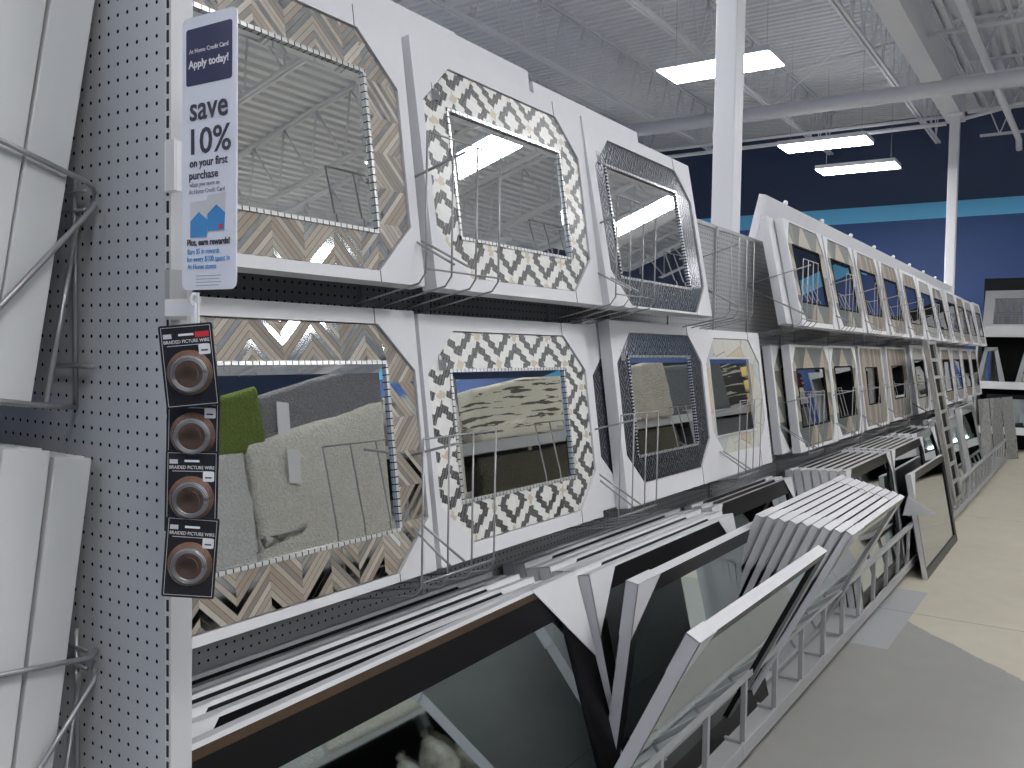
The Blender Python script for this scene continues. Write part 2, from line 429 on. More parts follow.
p = MB(); p.tube([(9.5, 1.35, 5.45), (17.6, 1.25, 5.45), (17.75, 1.25, 5.3)], .05, 10); tag(p.build('drain_pipe', 'ceil'), 'white pipe running lengthwise to the right of the girder', 'pipe')
p = MB(); p.tube([(15.1, 1.9, 5.30), (16.6, -.6, 6.1)], .03, 8); tag(p.build('brace_pipe', 'ceil'), 'thin white brace rising right from the far column head', 'brace')
for i, (a, c_) in enumerate((((9.2, 4.45, 5.58), (10.9, 2.55, 6.3)), ((9.2, 2.55, 6.3), (10.9, 4.45, 5.58)), ((12.6, 4.45, 5.58), (14.0, 2.55, 6.3)), ((12.6, 2.55, 6.3), (14.0, 4.45, 5.58)))):
    tag(MB().tube([a, c_], .015, 6).build('cross_brace', 'ceil'), 'thin diagonal %s brace between lengthwise joists in the %s bay' % (('falling', 'rising')[i % 2], ('near', 'far')[i // 2]), 'brace')

# ---- light fixtures
def lightfix(x, y, label, grp=None):
    e = empty('ceiling_light', (x, y, 4.68), label=label, cat='light', group=grp)
    hx, hy = .27, .61
    MB().box(-hx, hx, -hy, hy, .012, .075).build('housing', 'white', e)
    MB().box(-hx + .01, hx - .01, -hy + .01, hy - .01, 0, .011).build('diffuser', 'lamp', e)
    MB().box(-.2, .2, -hy + .05, hy - .05, .076, .08).build('added_ceiling_fill', 'fill_glow', e)  # glowing panel added above each housing to brighten the ceiling
    for sy in (-1, 1): MB().tube([(0, sy * .5, .07), (0, sy * .5, HC - 4.68)], .0025, 4).build('hanger', 'wire', e)
named = {(9.02, 3.43): 'large glowing strip light partly hidden by the near column',
         (13.08, 3.36): 'glowing strip light nearer of the two in front of the blue wall',
         (15.02, 3.33): 'small glowing strip light farthest away against the blue wall',
         (7.2, -1.5): 'strip light over the aisle, mirrored as a bar in the black and white mirror',
         (10.65, -1.2): 'strip light over the aisle, mirrored in the upper dark mosaic mirror'}
for (x, y), lb in named.items(): lightfix(x, y, lb)
ro = 0
for y, xs in ((3.4, (-3.5, .8, 4.9)), (-1.6, (-4.6, -.6, 3.1, 15.4)), (-6.5, (-4.6, .5, 5.0, 9.2, 13.4, 17)), (-11.35, (-3, 2, 7, 12.6, 14.3, 17.5)), (8.2, (-3.5, 2.5, 8.5, 14.5))):
    for x in xs:
        ro += 1
        lightfix(x, y, {3.4: 'strip light nearer than the near column, in the row left of the mirror run', -1.6: 'strip light above the opposite racks, beyond or behind the two seen in the mirrors', -6.5: 'strip light in the next row past the opposite racks', -11.35: 'strip light in the last row before the right wall', 8.2: 'strip light in the row closest to the left wall'}[y], {3.4: 'left row lights', -1.6: 'aisle lights', -6.5: 'second aisle lights', -11.35: 'far right lights', 8.2: 'far left lights'}[y])

# ================================================================ near gondola
YF = 1.73; ZT = 2.34
POSTS = [.894 + 1.2192 * i for i in range(13)]
for i in range(12):
    xa, xb = POSTS[i], POSTS[i + 1]
    e = empty('gondola_bay', (xa, YF, 0), label='grey perforated gondola bay, %s from the end panel, with a wire front base' % ordn(i), cat='shelving', group='gondola bays of the mirror run')
    L = xb - xa
    MB().box(.016, L - .016, 0, .02, .12, ZT).build('peg_panel', 'peg_x', e)
    u = MB(); u.box(-.015, .015, -.012, .05, 0, ZT, 0)
    z = .15
    while i < 6 and z < ZT - .04: u.box(.001, .006, -.0135, -.011, z, z + .018, 1); z += .0254
    u.build('upright', ['metal', 'slot'], e)
    MB().box(.016, L - .016, -.006, .03, ZT, ZT + .02).build('top_rail', 'metal', e)
    MB().box(0, L, -.615, 0, .09, .12).build('base_deck', 'metal', e)
    MB().box(0, L, -.56, -.545, 0, .09).build('kick_plate', 'metal', e)
    MB().box(0, L, .05, .45, 0, .09).build('rear_foot', 'metal', e)
    MB().box(0, L, .05, .36, 1.80, 1.83).build('rear_shelf', 'metal', e)
    f = MB(); f.box(0, L, -.630, -.600, .385, .412); f.box(0, L, -.630, -.616, .07, .135)
    for k in range(3):
        px = .03 + k * L / 3; f.box(px, px + .022, -.626, -.604, .12, .39); f.box(px, px + .02, -.626, -.48, .12, .135)
    f.build('front_fence', 'metal', e, .003)
    MB().tube([(0, -.03, .86), (L, -.03, .86)], .006, 6).build('rear_rod', 'wire', e)
# end wing panel
e = empty('end_panel', (.82, 1.168, 0), label='tall light grey perforated end panel facing the camera at the left', cat='panel')
MB().box(0, .02, .012, 1.25, 0, 2.55).build('peg_panel', 'peg_y', e)
u = MB(); u.box(-.002, .036, 0, .014, 0, 2.55, 0); u.box(.004, .034, .014, .06, 0, 2.55, 0)
z = .2
while z < 2.5: u.box(-.0032, -.0015, .005, .0095, z, z + .018, 1); z += .0254
u.build('slotted_upright', ['metal_l', 'slot'], e)

# ================================================================ octagonal boxed mirrors
STY = {'chevron': ('chev_x', 'chev_z', 'bead_x'), 'ogee': ('ogee', 'ogee', 'bead_x'), 'dark': ('navym', 'navym', 'dots_x'),
       'shell': ('shell', 'shell', 'silver'), 'tri': ('triwood', 'triwood', 'darkbox'), 'plank': ('planks', 'planks', 'darkbox'),
       'grey': ('planks_g', 'planks_g', 'darkbox')}
def octo(l, r, bo, t, cx, cz):
    return [(l + cx, bo), (r - cx, bo), (r, bo + cz), (r, t - cz), (r - cx, t), (l + cx, t), (l, t - cz), (l, bo + cz)]
def ring84(b, O, I, yo, yi, mix=0, miz=0):
    """octagon O outside (or inside) of rectangle I=(x0,x1,z0,z1): flat ring"""
    P = [(x, yo, z) for x, z in O]; Q = [(I[0], yi, I[2]), (I[1], yi, I[2]), (I[1], yi, I[3]), (I[0], yi, I[3])]
    vs = P + Q
    b.add(vs, [(0, 1, 9, 8), (4, 5, 11, 10)], mix); b.add(vs, [(2, 3, 10, 9), (6, 7, 8, 11), (1, 2, 9), (3, 4, 10), (5, 6, 11), (7, 0, 8)], miz)
def boxed_mirror(u0, w_, h, octr, glass, style, yb, zb, lean, label, group=None, cut=(.135, .125), barcode=False, seam=True, T=.05):
    e = empty('boxed_mirror', (u0, yb, zb), (-R(lean), 0, 0), label, 'mirror', group)
    O = octo(*octr, *cut); rect = (0, w_, 0, h)
    b = MB(); ring84(b, O, rect, 0, 0)
    n = 8; P = [(x, 0, z) for x, z in O] + [(x, .014, z) for x, z in O]
    b.add(P, [(i, (i + 1) % 8, (i + 1) % 8 + 8, i + 8) for i in range(8)])
    b.add([(x, y, z) for y in (0, T) for x, z in ((0, 0), (w_, 0), (w_, h), (0, h))], [(0, 1, 5, 4), (1, 2, 6, 5), (2, 3, 7, 6), (3, 0, 4, 7), (4, 5, 6, 7)])
    sl = b.build('carton_sleeve', 'card', e)
    if seam:
        r = octr[1]; cx = cut[0]
        MB().box(r - cx - .001, r - cx + .001, -.0012, .002, 0, octr[2]).build('fold_seam', 'crease', sl); MB().box(r - cx - .012, r - cx - .010, -.0012, .002, octr[3], h).build('fold_seam', 'crease', sl)
    if barcode:
        s = MB(); bx = .075
        for k in range(7): s.box(bx + k * .005, bx + k * .005 + .0025, -.0008, .001, h - .16, h - .16 + (.03 if k % 3 else .045))
        s.build('printed_mark', 'ink_g', sl)
    mx, mz, tr = STY[style]; k = .004
    Of = octo(octr[0] + .003, octr[1] - .003, octr[2] + .003, octr[3] - .003, *cut)
    b = MB(); ring84(b, Of, glass, .006, .003, 0, 1)
    b.add([(x, .006, z) for x, z in Of] + [(x, .013, z) for x, z in Of], [(i, (i + 1) % 8, (i + 1) % 8 + 8, i + 8) for i in range(8)], 1)
    b.build('mosaic_frame', [mx, mz], e)
    g0, g1, g2, g3 = glass; t = .0095
    b = MB()
    for j, a in enumerate(((g0, g1, g2, g2 + t), (g0, g1, g3 - t, g3), (g0, g0 + t, g2 + t, g3 - t), (g1 - t, g1, g2 + t, g3 - t))): b.box(a[0], a[1], -.001, .006, a[2], a[3], j // 2)
    b.build('inner_trim', [tr, tr.replace('_x', '_z')], e)
    g0 += t; g1 -= t; g2 += t; g3 -= t; v = .022; b = MB()
    o4 = [(g0, .0065, g2), (g1, .0065, g2), (g1, .0065, g3), (g0, .0065, g3)]; i4 = [(g0 + v, .0055, g2 + v), (g1 - v, .0055, g2 + v), (g1 - v, .0055, g3 - v), (g0 + v, .0055, g3 - v)]
    b.add(o4 + i4 + [(x, .012, z) for x, _, z in o4], [(4, 5, 6, 7)] + [(i, (i + 1) % 4, (i + 1) % 4 + 4, i + 4) for i in range(4)] + [(i, i + 8, (i + 1) % 4 + 8, (i + 1) % 4) for i in range(4)] + [(8, 9, 10, 11)])
    b.build('mirror_glass', 'mirror', e); return e

def bm2(x0, x1, h, o, g, *a, **k):      # absolute X numbers -> local
    return boxed_mirror(x0, x1 - x0, h, (o[0] - x0, o[1] - x0, o[2], o[3]), (g[0] - x0, g[1] - x0, g[2], g[3]), *a, **k)
U, L_ = 1.84, 1.07
bm2(.87, 1.80, .70, (.885, 1.765, .028, .645), (1.00, 1.645, .122, .54), 'chevron', 1.48, U, 8, 'wood and mirror chevron mosaic mirror in white sleeve, upper row behind the hanging sign')
bm2(1.85, 2.80, .70, (1.88, 2.75, .038, .65), (1.985, 2.62, .147, .53), 'ogee', 1.48, U, 9, 'black and white mosaic mirror in the upper row, bright light in its glass', barcode=True)
bm2(2.80, 3.80, .70, (2.85, 3.76, .008, .648), (2.93, 3.60, .108, .548), 'dark', 1.45, U, 11, 'dark blue grey diamond mosaic mirror in the upper row beside the bare pegboard', barcode=True)
bm2(.87, 1.865, .715, (.885, 1.85, .022, .675), (1.04, 1.74, .128, .578), 'chevron', 1.48, L_, 7.5, 'wood chevron mosaic mirror in the lower row, with cream and green rugs in its glass')
bm2(1.888, 2.842, .71, (1.91, 2.82, .044, .665), (2.01, 2.668, .160, .553), 'ogee', 1.48, L_, 8, 'black and white mosaic mirror in the lower row, third column of wires before it', barcode=True)
bm2(3.045, 3.99, .735, (3.08, 3.965, .078, .69), (3.18, 3.825, .182, .597), 'dark', 1.48, L_, 8, 'dark diamond mosaic mirror in the lower row with blue wall in its top border', barcode=True)
bm2(2.93, 3.88, .735, (2.97, 3.85, .078, .69), (3.07, 3.72, .182, .597), 'dark', 1.535, L_, 8, 'dark mosaic mirror half hidden behind the lower dark diamond mirror', seam=False)
bm2(3.995, 4.86, .725, (4.02, 4.815, .108, .685), (4.06, 4.655, .194, .589), 'shell', 1.482, L_, 8, 'cream and gold shell mosaic mirror at the right end of the near lower row')
# second run, upper
ru = [(5.19, 6.05, 'tri', 'grey and tan triangle mosaic mirror, first in the far upper row'), (6.10, 6.92, 'tri', 'triangle mosaic mirror, second in the far upper row'),
      (6.99, 7.80, 'plank', 'weathered plank framed mirror, third in the far upper row'), (7.90, 8.72, 'plank', 'weathered plank framed mirror, fourth in the far upper row')]
for i, (a, c_, st, lb) in enumerate(ru):
    bm2(a, c_, .65, (a + .02, c_ - .02, .03, .64), (a + .11, c_ - .15, .145, .505), st, 1.43, U, 12, lb, 'mirrors of the far upper row', cut=(.10, .13))
for i in range(7):
    a = 8.85 + i * .98; st = ('plank', 'grey', 'tri', 'grey', 'plank', 'grey', 'grey')[i]
    bm2(a, a + .88, .66, (a + .04, a + .84, .03, .63), (a + .15, a + .72, .14, .51), st, 1.43, U, 12 + (i % 3), '%s framed mirror, %s in the far upper row' % ({'plank': 'weathered plank', 'grey': 'pale grey wood', 'tri': 'triangle mosaic'}[st], ordn(i + 4)), 'mirrors of the far upper row', cut=(.12, .13), T=.07)
rl = [(5.42, 6.36, 'tri', 'grey green and tan triangle mosaic mirror, first in the far lower row'), (6.37, 7.18, 'tri', 'triangle mosaic mirror, second in the far lower row'),
      (7.28, 8.19, 'plank', 'plank framed mirror with a small glass, third in the far lower row'), (8.37, 9.36, 'plank', 'brown plank framed mirror with a narrow dark glass, fourth in the far lower row')]
for i, (a, c_, st, lb) in enumerate(rl):
    gl = (a + .11, c_ - .16, .145, .52) if i < 2 else (a + .2, c_ - .26, .19, .5)
    bm2(a, c_, .67, (a + .03, c_ - .03, .02, .655), gl, st, 1.48, L_ + .005 * i, 8, lb, 'mirrors of the far lower row', cut=(.10, .11) if i < 2 else (.04, .05))
bm2(5.27, 6.1, .66, (5.30, 6.05, .02, .645), (5.45, 5.9, .145, .52), 'tri', 1.55, L_, 8, 'mirror box half hidden behind the first one of the far lower row', seam=False)
for i in range(6):
    a = 9.55 + i * 1.0; st = ('grey', 'grey', 'plank', 'grey', 'plank', 'grey')[i]
    bm2(a, a + .9, .70, (a + .04, a + .86, .03, .67), (a + .16, a + .74, .15, .55), st, 1.46, L_ + .02, 9, '%s framed mirror, %s in the far lower row' % ({'plank': 'weathered plank', 'grey': 'pale grey wood'}[st], ordn(i + 4)), 'mirrors of the far lower row', cut=(.14, .14), T=.07)

def carton(x0, w_, h, yb, zb, lean, label, t=.05, m_='card', bump=False, name='flat_carton'):
    e = empty(name, (x0, yb, zb), (-R(lean), 0, 0), label, 'box')
    MB().box(0, w_, 0, t, 0, h).build('carton_body', m_, e, .002)
    s = MB(); s.box(.01, w_ - .01, t / 2 - .0008, t / 2 + .0008, h, h + .0012); s.build('tape_seam', 'card_g', e)
    if bump:
        s = MB(); s.lathe([(.001, .034), (.012, .03), (.018, .016), (.016, 0)], (w_ * .5, t / 2, h), 10); s.build('foam_knob', 'plastic_w', e)
carton(1.20, .967, .79, 1.565, 1.865, 8, 'tall white carton topping the upper row behind the hanging sign side')
carton(1.90, .705, .795, 1.58, 1.865, 8, 'tall white carton behind the upper black and white mirror')
carton(2.615, .84, .765, 1.57, 1.86, 8, 'white carton behind the gap between the two upper patterned mirrors')
carton(3.42, 1.0, .77, 2.03, 1.832, -10, 'white carton on the far side, showing above the upper dark mosaic mirror')
carton(3.75, .92, .72, 2.085, 1.832, -10, 'low white carton on the far side, ending just before the near column')
carton(2.775, .9, .70, 1.51, 1.84, 10, 'thin white box directly behind the upper dark mosaic mirror', t=.045)
for i in range(9):
    carton(5.70 + i * .98, .98, .90, 2.03, 1.832, -13, 'white carton with a round knob on top, %s along above the far upper row' % ordn(i), bump=True)
carton(5.08, .9, .64, 1.49, 1.85, 12, 'white carton whose end shows at the left of the far upper row')
carton(2.45, .9, .68, 1.56, 1.08, 6, 'white carton behind the gap in the near lower row')
carton(1.2, .95, .69, 1.55, 1.08, 6, 'white carton behind the two nearest lower mirrors')

# wire brackets holding the boxes
def bracket(xc, z0, i, row, w_=.155, hgt=.37):
    e = empty('wire_bracket', (xc, YF, z0), label='grey wire basket bracket, %s from the left under the %s row' % (ordn(i), row), cat='bracket', group='wire brackets of the %s row' % row)
    yf = -.37
    g_ = MB()
    for k in range(4):
        x = -w_ + k * 2 * w_ / 3
        g_.tube([(x, yf, hgt), (x, yf, .03), (x, yf + .02, .005), (x, -.012, -.07)], .0026, 6)
    g_.tube([(-w_, yf, hgt), (w_, yf, hgt)], .0026, 6); g_.tube([(-w_, yf - .003, .04), (w_, yf - .003, .04)], .0026, 6)
    g_.build('basket_grid', 'wire', e)
    a = MB(); a.tube([(-.0, -.012, hgt - .12), (.0, yf, hgt - .02)], .004, 6)
    a.tube([(0, -.012, hgt - .14), (-.04, yf, .06)], .0035, 6); a.tube([(.02, -.012, hgt - .14), (.02, yf, .06)], .0035, 6)
    a.tube([(0, -.008, hgt - .08), (0, -.008, -.08)], .004, 6)
    a.build('support_arm', 'wire', e)
for i, x in enumerate((1.81, 2.82, 3.93, 5.07, 6.07, 6.95, 7.85, 8.80, 9.8, 10.8, 11.8, 12.8)): bracket(x, 1.83, i, 'upper')
for i, x in enumerate((1.81, 2.88, 4.10, 5.30, 6.36, 7.23, 8.28, 9.46, 10.5, 11.5, 12.5, 13.5)): bracket(x, 1.06, i, 'lower', hgt=.395)

# ================================================================ leaning framed mirrors in the base
def leaning(x0, x1, yf, zf, h, lean, label, fw=.06, t=.034, front='black', edge='silver', caps='lr', cap=.19, lip=None, glass='mirror_t', roll=0, yaw=0, group=None, guard=0):
    e = empty('framed_mirror', (x0, yf, zf), (0, 0, 0), label, 'mirror', group)
    e.rotation_mode = 'XYZ'
    e.rotation_euler = (Matrix.Rotation(R(yaw), 3, 'Z') @ Matrix.Rotation(-R(lean), 3, 'X') @ Matrix.Rotation(R(roll), 3, 'Y')).to_euler()
    w_ = x1 - x0; b = MB()
    def fr(a0, a1, c0, c1): return [(a0, c0), (a1, c0), (a1, c1), (a0, c1)]
    o4 = fr(0, w_, 0, h); i4 = fr(fw, w_ - fw, fw, h - fw)
    vs = [(x, 0, z) for x, z in o4] + [(x, .006, z) for x, z in i4] + [(x, .016, z) for x, z in i4] + [(x, t, z) for x, z in o4] + [(x, 0.0, z) for x, z in o4]
    q = lambda a, c_: [(i + a, (i + 1) % 4 + a, (i + 1) % 4 + c_, i + c_) for i in range(4)]
    b.add(vs, q(0, 4), 0); b.add(vs, q(4, 8), 0); b.add(vs, q(16, 12), 1); b.add(vs, [(12, 13, 14, 15)], 2)
    b.build('frame', [front, edge, 'card_g'], e)
    if guard:
        MB().box(0, w_, -.0015, t + .001, h - guard, h + .004).build('edge_guard', 'card', e)
    if lip:
        s = MB(); s.box(.004, w_ - .004, -.0008, .004, h - .027, h - .009); s.build('top_bevel', lip, e)
    MB().box(fw, w_ - fw, .0155, .0175, fw, h - fw).build('mirror_glass', glass, e)
    for c in caps:
        s = MB(); a = cap; k = .0035
        sx = (lambda v: v) if c in 'lm' else (lambda v: w_ - v)
        tri = [(sx(-k), h + k), (sx(a), h + k), (sx(-k), h - a * 1.05)]
        s.prism(tri, -.0035, -.001); s.prism(tri, t + .0003, t + .0015)
        s.box(min(sx(-k), sx(a)), max(sx(-k), sx(a)), -.0035, t + .0015, h + .001, h + k)
        s.box(min(sx(-k), sx(0)), max(sx(-k), sx(0)), -.0035, t + .0015, h - a * 1.05, h + k)
        s.build('corner_protector', 'card', e)
    return e
ZB = .122
tn = ['frontmost', 'second', 'third', 'fourth', 'fifth', 'sixth', 'seventh', 'eighth', 'ninth']
# nearest stack
leaning(.90, 2.52, 1.155, ZB, .828, 17, 'wide black framed mirror with bronze top edge, frontmost of the nearest leaning stack', fw=.115, front='black', lip='bronze', cap=.27, roll=-1.2, caps='r', t=.045, edge='card', guard=.007)
for i in range(5):
    leaning(.96 + .012 * (i % 2), 2.46 - .01 * i, 1.252 + .050 * i, ZB, .825 + .004 * (i % 3), 16.5, 'black mirror with silver top edge, %s from the front in the nearest leaning stack' % tn[i + 1], fw=.055, cap=.20, t=.042 - .010 * (i == 2), edge='card', guard=.006, group='mirrors of the nearest stack')
# second stack
for i in range(7):
    leaning(2.55 - .006 * i, 3.93 - .012 * i, 1.185 + .047 * i, ZB, .83 + .008 * (i % 2), 13.5, 'black framed mirror, %s from the front in the second leaning stack' % tn[i], fw=.075 if i == 0 else .05, cap=.19, t=.040, edge='card', guard=.006, group='mirrors of the second stack')
leaning(2.50, 3.98, 1.27, ZB, .825, -6.5, 'black framed mirror standing nearly upright with a white left edge, before the second stack', fw=.06, cap=.17, t=.04, edge='card', caps='lr')
leaning(2.16, 3.48, 1.225, ZB, .885, -26, 'silver edged mirror tipping forward over the front rail, nearest the camera', fw=.05, t=.04, edge='card', front='black', cap=.12, caps='l')
# third, deeper stack
for i in range(3):
    leaning(3.95, 5.25 - .02 * i, 1.30 + .05 * i, ZB, .84, 13, 'black framed mirror, %s from the front in the deep stack behind the white mirrors' % tn[i], fw=.085, cap=.15, t=.034, group='mirrors of the deep third stack')
# white edged mirrors fanned forward
for i in range(9):
    leaning(3.76 - .022 * i, 4.97 + .012 * i, 1.225 + .030 * i, ZB, .91 + .003 * i, -27 + .75 * i, 'white edged mirror tipping over the rail, %s from the front of the fanned group' % tn[i], fw=.05, t=.0265, edge='card', front='steel' if i == 0 else 'black', cap=.22, caps='lr' if i else 'l', group='fanned white mirrors')
f = MB(); f.add([(4.975, .80, .935), (4.975, .655, .855), (4.975, .82, .83), (4.985, .80, .935), (4.985, .655, .855), (4.985, .82, .83)], [(0, 1, 2), (5, 4, 3), (0, 3, 4, 1), (1, 4, 5, 2), (2, 5, 3, 0)])
tag(f.build('loose_corner_protector', 'card_g'), 'shade tinted triangular cardboard corner sticking out from the right end of the fanned mirrors', 'corner protector')  # white cardboard turned from the lamps; its shade is put into the greyer colour
# fourth and fifth stacks
for i in range(7):
    leaning(5.60 - .01 * i, 6.98, 1.125 + .045 * i + .0, ZB + .0, .845, 9 + .5 * i, 'white edged mirror, %s from the front in the fourth leaning stack' % tn[i], fw=.07, cap=.15, t=.040, edge='card_g', group='mirrors of the fourth stack')
for i in range(7):
    leaning(7.05, 8.45 - .01 * i, 1.125 + .045 * i, ZB, .845, 9 + .5 * i, 'white edged mirror, %s from the front in the fifth leaning stack' % tn[i], fw=.07, cap=.15, t=.040, edge='card_g', group='mirrors of the fifth stack')
for i in range(4):
    leaning(8.55, 9.85 - .01 * i, 1.18 + .06 * i, ZB, .85, 12, 'mirror with cardboard corners, %s from the front in the stack behind the ladder shaped one' % tn[i], fw=.07, cap=.25, t=.035, edge='card', group='mirrors of the sixth stack')
for i in range(3):
    leaning(10.15 + .05 * i, 11.35 + .05 * i, 1.15 + .07 * i, ZB, .88, 12, 'silver framed mirror, %s from the front in the seventh stack' % tn[i], fw=.12, front='steel', edge='card', cap=.2, caps='l', t=.05, group='mirrors of the seventh stack')
for i in range(3):
    leaning(11.75, 13.2, 1.15 + .07 * i, ZB, .95, 12, 'dark mirror with pale edges, %s from the front in the eighth stack' % tn[i], fw=.1, front='black' if i else 'steel', edge='card', cap=.2, caps='l', t=.05, group='mirrors of the eighth stack')
for i in range(3):
    carton(13.35 + .1 * i, .7, 1.02, 1.25 + .08 * i, ZB, 12, 'grey flat carton leaning in the base, %s from the front past the eighth stack' % tn[i], m_='card_g')
# mirror on the floor
leaning(7.12, 8.82, .985, 0.004, .785, 10.7, 'landscape mirror standing on the floor against the front rail', fw=.06, t=.035, front='black', edge='card', cap=.2, caps='l', glass='mirror')
# tall ladder shaped mirror
e = empty('ladder_mirror', (8.95, 1.02, .3), (-R(11), 0, 0), 'tall narrow ladder shaped mirror with pale rails and dark panes leaning on the run', 'mirror')
for xx in (0, .42): MB().box(xx, xx + .075, 0, .045, 0, 1.55).build('side_rail', 'planks_g', e)
MB().box(.075, .42, .02, .04, 0, 1.55).build('backing', 'darkbox', e)
for k in range(10): MB().box(.075, .42, .003, .02, .02 + k * .166, .05 + k * .166).build('rung', 'planks_g', e)
# boards by the end of the run
e = empty('slatted_board', (15.95, 1.36, .02), (0, 0, -R(90)), 'tall grey slatted board leaning at the far end of the run', 'board')
for k in range(3): MB().box(-.1 + k * .17, .06 + k * .17, 0, .03, .0, 1.02, 0, Matrix.Rotation(-R(18), 4, 'X') @ Matrix.Rotation(-R(8), 4, 'Y')).build('plank', 'pallet', e)

# ================================================================ end rack with cartons at the left
def endslab(ytop, xa_b, xa_t, zb, zt, t, label):
    lean = math.atan2(xa_t - xa_b, zt - zb); h = math.hypot(xa_t - xa_b, zt - zb)
    e = empty('mirror_carton', (xa_b, ytop, zb), (0, lean, 0), label, 'box', 'cartons on the end panel')
    MB().box(-t, 0, 0, .55, 0, h).build('carton_body', 'carton', e, .002)
    s = MB(); s.box(-t * .7, -t * .2, .002, .548, h - .001, h + .003); s.build('lid_flap', 'carton', e)
    return e
endslab(1.34, .697, .815, 1.578, 2.30, .066, 'flat pale carton closest to the panel in the upper left rack')
endslab(1.34, .628, .745, 1.575, 2.32, .075, 'flat pale carton second from the panel in the upper left rack')
endslab(1.34, .548, .665, 1.575, 2.32, .075, 'flat pale carton farthest from the panel in the upper left rack')
endslab(1.34, .700, .794, .80, 1.492, .060, 'flat pale carton closest to the panel in the lower left rack')
endslab(1.34, .634, .728, .80, 1.510, .072, 'flat pale carton second from the panel in the lower left rack')
endslab(1.34, .556, .652, .80, 1.515, .075, 'flat pale carton farthest from the panel in the lower left rack')
def endrack(z, label, low=False):      # z = height of the top hooks
    e = empty('wire_rack', (.82, 1.34, z), label=label, cat='rack')
    b = MB(); r = .0045
    if not low:
        b.tube([(-.004, .03, 0), (-.025, .0, .002), (-.04, -.012, .005), (-.165, -.012, .042), (-.55, -.012, .15)], r, 8)
        b.tube([(-.004, .03, -.025), (-.022, .0, -.026), (-.03, -.012, -.034), (-.167, -.012, -.19), (-.48, -.012, -.53)], r, 8)
    else:
        b.tube([(-.004, .03, .002), (-.025, .0, .006), (-.04, -.012, .008), (-.165, -.012, .020), (-.55, -.012, .06)], r, 8)
        b.tube([(-.004, .03, -.02), (-.022, .0, -.022), (-.03, -.012, -.032), (-.13, -.012, -.155), (-.42, -.012, -.50)], r, 8)
    b.build('front_arm', 'wire', e)
    b = MB(); b.tube([(-.01, .075, .03), (-.01, .075, -.355)], r, 8); b.tube([(-.012, .06, -.04), (-.10, 0, -.34)], r, 8)
    b.tube([(-.01, .075, -.355), (-.10, .0, -.345), (-.20, .0, -.33), (-.42, -.005, -.30)], r, 8)
    b.tube([(-.012, .02, -.285), (-.012, .14, -.285)], r, 8); b.tube([(-.012, .04, .0), (-.012, .14, .0)], r * .8, 6); b.tube([(-.012, .04, -.03), (-.012, .14, -.03)], r * .8, 6)
    b.build('back_frame', 'wire', e)
endrack(1.925, 'grey wire rack holding the upper left cartons on the end panel')
endrack(1.165, 'grey wire rack holding the lower left cartons on the end panel', True)

# ================================================================ sign and wire packs
SR = (R(90), 0, -R(90))      # plane facing -X, text x axis -> -Y
e = empty('hanging_sign', (.78, 1.029, 1.755), (0, R(.0), R(2)), 'tall white shelf sign offering ten percent savings, clipped to the end panel', 'sign')
def rr(w_, h, r, n=5):
    P = []
    for cx, cz, a0 in ((w_ - r, r, -90), (w_ - r, h - r, 0), (r, h - r, 90), (r, r, 180)):
        for k in range(n + 1):
            a = R(a0 + 90 * k / n); P.append((cx + r * math.cos(a), cz + r * math.sin(a)))
    return P
RY90 = Matrix.Rotation(-R(90), 4, 'Z')     # prism (x,z) -> y axis reversed
def flatp(poly, d0, d1, mt, name, parent):
    b = MB(); b.prism([(x, z) for x, z in poly], d0, d1, 0, RY90); return b.build(name, mt, parent)
def off(P, dx, dz): return [(x + dx, z + dz) for x, z in P]
W, H = .112, .378
flatp(off(rr(W, H, .010), -W / 2, 0), 0, .0018, 'sign', 'board', e)
flatp(off(rr(.094, .078, .004), -.047, .284), -.0006, .0001, 'navy', 'header_panel', e)
def st(body, z, size, mt, width=None, x=0, align='CENTER', bold=0, nm='lettering'):
    return text(body, size, mt, e, (-.0009, -x, z), SR, nm, align, 1, bold, .0002, width)
st('At Home Credit Card', .328, .0085, 'plastic_w', .080, nm='header_lettering')
st('Apply today!', .308, .015, 'plastic_w', .082, bold=.0003, nm='header_lettering')
st('save', .236, .047, 'ink', .078, bold=.0006)
st('10%', .189, .050, 'ink', .082, bold=.0006)
st('on your first', .171, .0165, 'ink', .078, bold=.0002)
st('purchase', .154, .0165, 'ink', .060, x=-.010, bold=.0002)
st('when you open an', .144, .0085, 'ink_g', .062, x=-.008)
st('At Home Credit Card', .134, .0085, 'ink_g', .074, x=-.003)
for dx, dz, r_ in ((-.038, .072, -.06), (-.002, .080, .04)):
    pc = [(dx, dz), (dx + .036, dz), (dx + .038, dz + .052), (dx, dz + .050)]
    flatp(pc, -.0008, 0, 'silver', 'card_picture', e)
    hs = [(dx + .001, dz + .001), (dx + .035, dz + .001), (dx + .037, dz + .024), (dx + .019, dz + .036), (dx + .001, dz + .024)]
    flatp(hs, -.0013, -.0008, 'cyan', 'blue_house_shape', e)
    st('at home', dz + .0225, .0055, 'plastic_w', .014, x=dx + .018, nm='card_lettering')
st('Plus, earn rewards!', .062, .0125, 'ink', .088, bold=.0003)
st('Earn $5 in rewards', .050, .0105, 'cyan', .066, x=-.010)
st('for every $100 spent in', .0395, .0105, 'cyan', .088)
st('At Home stores', .029, .0105, 'cyan', .060, x=-.013)
for k in range(4):
    flatp([(-.026, .019 - k * .0045), (.026 - .004 * (k % 2), .019 - k * .0045), (.026 - .004 * (k % 2), .0197 - k * .0045), (-.026, .0197 - k * .0045)], -.0004, 0, 'ink_g', 'fine_print', e)
flatp([(.022, .083), (.030, .083), (.030, .089), (.022, .089)], -.0015, -.0013, 'red', 'card_emblem', e)
e2 = empty('sign_clip', (.818, 1.152, 1.905), label='clear white plastic clip holding the sign on the end panel post', cat='clip')
